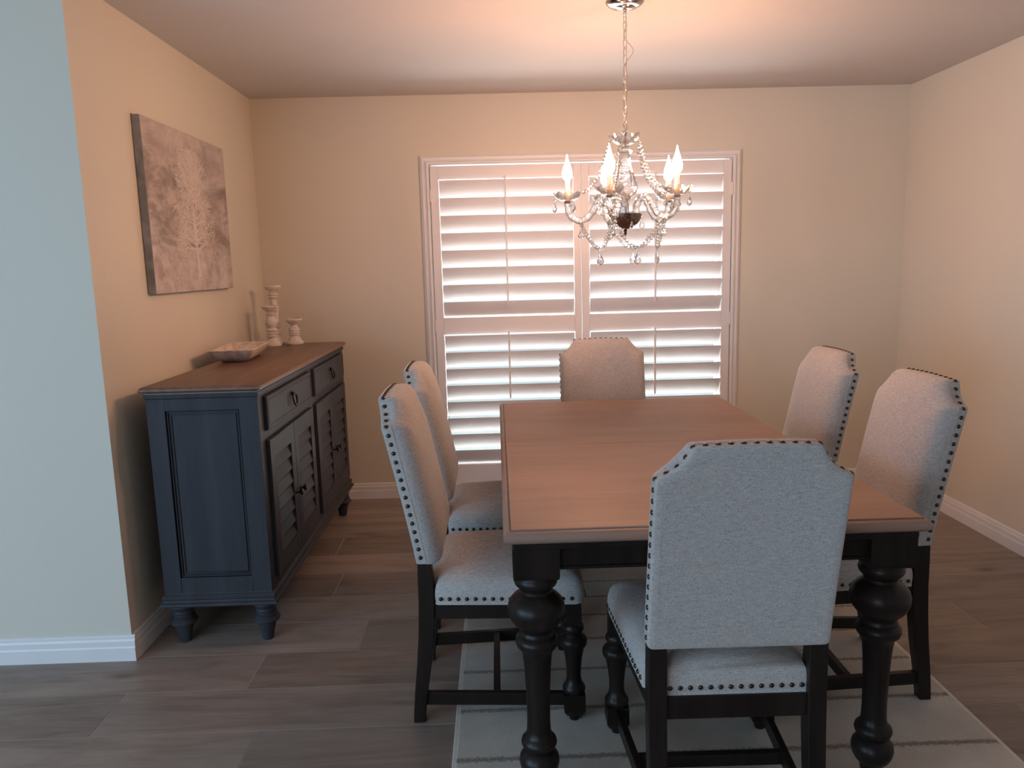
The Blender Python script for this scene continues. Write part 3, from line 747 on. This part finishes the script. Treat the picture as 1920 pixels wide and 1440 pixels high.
# ------------------------------------------------------------------ chandelier
CX, CY = .5305, 3.13
def scallop(b, r0, r1, z0, z1, n=48, lobes=8, amp=.004, th=.0022, cx=0, cy=0):
    # thin flared dish with a wavy rim (inner and outer skin)
    steps = [(0, 0), (.35, .10), (.7, .38), (.9, .72), (1, 1)]
    outer = []; inner = []
    for u, v in steps:
        ro = []; ri = []
        for i in range(n):
            q = 2*PI*i/n; wv = amp*math.cos(q*lobes)*u*u
            R = r0+(r1-r0)*u; z = z0+(z1-z0)*v
            ro.append((cx+(R+wv*.6)*math.cos(q), cy+(R+wv*.6)*math.sin(q), z+wv)); ri.append((cx+(R-th+wv*.6)*math.cos(q), cy+(R-th+wv*.6)*math.sin(q), z+th+wv))
        outer.append(ro); inner.append(ri)
    b.rings(outer+inner[::-1])
def teardrop(b, c, l=.036, w=.012, ang=0, flat=.55):
    # faceted pear drop hanging from c (top point)
    x, y, z = c; n = 8; prof = [(.05, 0), (.30, .22), (.72, .48), (1.0, .70), (.72, .90), (.05, 1)]
    rs = []
    for r, f in prof:
        ring = []
        for k in range(n):
            q = 2*PI*k/n+(.39 if int(f*10) % 2 else 0); a, d = w*r*math.cos(q), w*r*flat*math.sin(q)
            ring.append((x+a*math.cos(ang)-d*math.sin(ang), y+a*math.sin(ang)+d*math.cos(ang), z-l*f))
        rs.append(ring)
    b.rings(rs)
def octa(b, c, r):
    x, y, z = c; n = 6; rs = []
    for rr, dz in ((.35, -.8), (1, -.25), (1, .25), (.35, .8)):
        rs.append([(x+r*rr*math.cos(2*PI*k/n), y+r*rr*math.sin(2*PI*k/n), z+dz*r) for k in range(n)])
    b.rings(rs)
def beads(pts, r=.0055, gap=.0125):
    b = MB(); pts = [Vector(p) for p in pts]; d = 0; acc = 0; out = []
    for i in range(len(pts)-1):
        l = (pts[i+1]-pts[i]).length
        while d <= acc+l: out.append(pts[i].lerp(pts[i+1], (d-acc)/l)); d += gap
        acc += l
    for k, p in enumerate(out): octa(b, p, r if k % 4 else r*1.25)
    b.tube([tuple(p) for p in out], .0006, 4) if len(out) > 1 else None
    return b
def chandelier():
    t = thing('chandelier', 'crystal chandelier with five lit candle bulbs hanging on a chain over the table', 'chandelier', (CX, CY, H))
    Z = lambda z: z-H
    def bz(mb, name, mat, parent=t, **k):
        mb.v = [(x, y, z-H) for x, y, z in mb.v]; return mb.build(name, mat, parent, **k)
    b = MB(); b.lathe([(0,2.388),(.009,2.389),(.010,2.398),(.007,2.400),(.013,2.402),(.013,2.406),(.024,2.409),(.036,2.414),(.040,2.417),(.050,2.418),(.062,2.423),(.072,2.431),(.076,2.437),(.0765,2.4398)], 48); bz(b, 'canopy', M['chrome'], smooth=30)
    # chain
    ztop, zbot = 2.395, 1.955; n = 14; pitch = (ztop-zbot)/n
    for i in range(n):
        zc = ztop-pitch*(i+.5); hl = pitch*.5+.0035; hw = .0085; b = MB(); pts = []
        for k in range(20):
            q = 2*PI*k/20; u = hw*math.cos(q); v = hl*math.sin(q); v = math.copysign(min(abs(v)*1.08, hl), v)
            pts.append((u, 0, zc+v) if i % 2 else (0, u, zc+v))
        ang = .35*i; b.tube([(x*math.cos(.5)-y*math.sin(.5), x*math.sin(.5)+y*math.cos(.5), z) for x, y, z in pts], .0015, 7, closed=True)
        bz(b, 'chain_link', M['nickel'])
    b = MB(); pts = []
    for k in range(60):
        f = k/59; z = 2.395-(2.395-1.95)*f
        bow = .028*math.exp(-((f-.31)/.085)**2); w = .005*math.sin(f*26)
        pts.append((w+bow, .003*math.cos(f*22), z))
    b.tube(pts, .0016, 6); bz(b, 'cord', M['cord'])
    # crown dish and column
    b = MB(); scallop(b, .014, .062, 1.902, 1.940, amp=.0045, th=.003); bz(b, 'crown_dish', M['crystal'], smooth=50)
    b = MB(); b.lathe([(.008,1.955),(.010,1.935),(.006,1.93),(.006,1.90),(.016,1.898),(.018,1.893),(.012,1.890)][::-1], 20); bz(b, 'crown_stem', M['nickel'])
    b = MB(); b.lathe([(.018,1.690),(.026,1.695),(.044,1.712),(.051,1.735),(.046,1.762),(.034,1.790),(.024,1.820),(.020,1.848),(.021,1.866),(.030,1.878),(.028,1.886),(.014,1.890)], 14)
    bz(b, 'glass_column', M['crystal'], smooth=20)
    b = MB(); b.lathe([(.011,1.640),(.013,1.645),(.011,1.650),(.010,1.680),(.017,1.684),(.018,1.690),(.010,1.692)], 20)
    for k in range(4):
        q = PI/2*k+.4; b.tube([(.014*math.cos(q), .014*math.sin(q), 1.636), (.014*math.cos(q), .014*math.sin(q), 1.686)], .0028, 8)
    bz(b, 'centre_stem', M['chrome'])
    b = MB(); b.lathe([(.002,1.572),(.018,1.5725),(.018,1.575),(.030,1.580),(.048,1.592),(.060,1.608),(.066,1.626),(.067,1.632),(.060,1.634),(.012,1.640)], 40); bz(b, 'bowl', M['bowl'], smooth=30)
    b = MB(); b.lathe([(.0008,1.544),(.003,1.550),(.007,1.556),(.004,1.560),(.008,1.566),(.006,1.572)], 16); bz(b, 'finial', M['bowl'])
    R = .232; th0 = math.radians(174)
    ends = []
    for k in range(5):
        a = th0-k*2*PI/5; ca, sa = math.cos(a), math.sin(a)
        P = lambda r, z: (r*ca, r*sa, z)
        ctrl = [(.052,1.634),(.054,1.655),(.062,1.680),(.080,1.696),(.100,1.694),(.116,1.676),(.130,1.650),(.150,1.625),(.178,1.612),(.204,1.618),(.224,1.638),(.231,1.662),(.232,1.682)]
        # smooth the control polyline
        pts = []
        for i in range(len(ctrl)-1):
            p0 = ctrl[max(i-1, 0)]; p1 = ctrl[i]; p2 = ctrl[i+1]; p3 = ctrl[min(i+2, len(ctrl)-1)]
            for s in range(5):
                u = s/5
                f = lambda j: .5*((2*p1[j])+(-p0[j]+p2[j])*u+(2*p0[j]-5*p1[j]+4*p2[j]-p3[j])*u*u+(-p0[j]+3*p1[j]-3*p2[j]+p3[j])*u**3)
                pts.append(P(f(0), f(1)))
        pts.append(P(*ctrl[-1]))
        b = MB(); b.tube(pts, [.0130+.0012*math.sin(i*1.1) for i in range(len(pts))], 8); arm = bz(b, 'arm', M['crystal'], smooth=15)
        ex, ey = R*ca, R*sa; ends.append((a, ca, sa))
        b = MB(); b.lathe([(.010,1.680),(.013,1.684),(.015,1.690),(.012,1.694)], 16, ex, ey); bz(b, 'arm_cap', M['nickel'], arm)
        b = MB(); scallop(b, .014, .057, 1.690, 1.720, amp=.0045, th=.003, cx=ex, cy=ey); bz(b, 'drip_dish', M['crystal'], arm, smooth=50)
        b = MB(); b.lathe([(.013,1.694),(.0125,1.700),(.0105,1.703),(.0102,1.766),(.0108,1.769),(.008,1.770)], 20, ex, ey); bz(b, 'candle_sleeve', M['sleeve'], arm)
        b = MB(); b.lathe([(.008,1.770),(.011,1.774),(.0180,1.783),(.0205,1.796),(.0190,1.810),(.0145,1.826),(.0090,1.842),(.0045,1.858),(.0010,1.874)], 20, ex, ey); bz(b, 'candle_bulb', M['bulb'], arm)
        # drops round the dish and under the arm
        for dq in (0, 2.0, -2.0):
            q = a+dq; x, y = ex+.053*math.cos(q), ey+.053*math.sin(q)
            b = MB(); b.tube([(x, y, 1.716), (x, y, 1.694)], .0008, 4); octa(b, (x, y, 1.698), .0065); teardrop(b, (x, y, 1.688), .042, .0150, q*1.7); bz(b, 'crystal_drop', M['crystal'], arm, smooth=0)
        x, y = .178*ca, .178*sa
        b = MB(); b.tube([(x, y, 1.605), (x, y, 1.584)], .0008, 4); octa(b, (x, y, 1.594), .0065); teardrop(b, (x, y, 1.582), .044, .0150, a+.6); bz(b, 'crystal_drop', M['crystal'], arm, smooth=0)
        # upper bead chain from crown to dish
        p0 = Vector((.056*ca, .056*sa, 1.938)); p1 = Vector((.200*ca, .200*sa, 1.716)); pts = []
        for i in range(15):
            f = i/14; p = p0.lerp(p1, f); p.z -= .055*math.sin(PI*f)**.9; p.x -= ca*.012*math.sin(PI*f); p.y -= sa*.012*math.sin(PI*f); pts.append(p)
        bz(beads(pts, .0078, .0155), 'bead_chain', M['crystal'], smooth=0)
    for k in range(5):
        (a, ca, sa), (a2, cb, sb) = ends[k], ends[(k+1) % 5]
        p0 = Vector((.180*ca, .180*sa, 1.602)); p1 = Vector((.180*cb, .180*sb, 1.602)); pts = []
        for i in range(17):
            f = i/16; p = p0.lerp(p1, f); p.z -= .105*(1-(2*f-1)**2); p.x *= 1-.12*math.sin(PI*f); p.y *= 1-.12*math.sin(PI*f); pts.append(p)
        bz(beads(pts, .0072, .0150), 'bead_swag', M['crystal'], smooth=0)
        m = pts[8]; b = MB(); b.tube([(m.x, m.y, m.z), (m.x, m.y, m.z-.018)], .0008, 4); teardrop(b, (m.x, m.y, m.z-.016), .050, .0175, a+1.2); bz(b, 'crystal_drop', M['crystal'], smooth=0)
    for k in range(5):
        q = th0+.63-k*2*PI/5; x, y = .066*math.cos(q), .066*math.sin(q)
        b = MB(); octa(b, (x, y, 1.618), .006); teardrop(b, (x, y, 1.610), .038, .013, q); bz(b, 'crystal_drop', M['crystal'], smooth=0)
    return t
chandelier()

# ------------------------------------------------------------------ outside ground and light
b = MB(); b.box(-6, 7, YB+.15, YB+9, -.12, -.06); st(b.build('trim_patio', M['concrete'], smooth=0))
def area(name, loc, direction, sx, sy, power, col, spread=180):
    l = bpy.data.lights.new(name, 'AREA'); l.shape = 'RECTANGLE'; l.size = sx; l.size_y = sy; l.energy = power; l.color = col; l.spread = math.radians(spread)
    o = bpy.data.objects.new(name, l); C.objects.link(o); o.location = loc
    o.rotation_euler = Vector(direction).to_track_quat('-Z', 'Y').to_euler(); return o
area('sunlit_patio_daylight', (.53, YB+1.22, -.05), (0, -.12, 1), 3.6, 2.0, 330, (1,.965,.97))
area('patio_daylight', (.53, YB+.95, 1.15), (0, -1, .05), 3.6, 2.3, 120, (1,.965,.97))
area('left_window_daylight', (XLL-.06, -1.0, 1.22), (1, .30, -.04), 3.0, 1.9, 88, (.34,.68,1.0))
area('rear_window_daylight', (-2.75, YR-.10, 1.22), (-.05, 1, -.05), 2.2, 1.9, 48, (.66,.74,1.0))

w = bpy.data.worlds.new('sky'); bpy.context.scene.world = w; w.use_nodes = True
bg = w.node_tree.nodes['Background']; bg.inputs['Color'].default_value = (.80,.90,1,1); bg.inputs['Strength'].default_value = 1.0

# ------------------------------------------------------------------ camera
cam = bpy.data.cameras.new('camera'); co = bpy.data.objects.new('camera', cam); C.objects.link(co)
pi_, ya, ro = math.radians(8.9027), math.radians(.999), math.radians(-1.4796)
fw = Vector((math.sin(ya)*math.cos(pi_), math.cos(ya)*math.cos(pi_), -math.sin(pi_)))
r0 = Vector((math.cos(ya), -math.sin(ya), 0)); u0 = r0.cross(fw)
r = math.cos(ro)*r0+math.sin(ro)*u0; u = -math.sin(ro)*r0+math.cos(ro)*u0
m = Matrix(((r.x, u.x, -fw.x, 0), (r.y, u.y, -fw.y, 0), (r.z, u.z, -fw.z, 1.4415), (0, 0, 0, 1)))
co.matrix_world = m
cam.sensor_width = 36; cam.sensor_fit = 'HORIZONTAL'; cam.lens = 1424.38/1920*36; cam.clip_start = .02
sc = bpy.context.scene; sc.camera = co
sc.view_settings.view_transform = 'Standard'; sc.view_settings.look = 'None'; sc.view_settings.gamma = 1
sc.view_settings.use_curve_mapping = False; sc.view_settings.exposure = .27
sc.cycles.use_denoising = True
try: sc.cycles.denoiser = 'OPENIMAGEDENOISE'
except Exception: pass
sc.cycles.caustics_reflective = False; sc.cycles.caustics_refractive = False
sc.cycles.sample_clamp_indirect = 6
sc.cycles.max_bounces = 10; sc.cycles.diffuse_bounces = 5; sc.cycles.transparent_max_bounces = 24
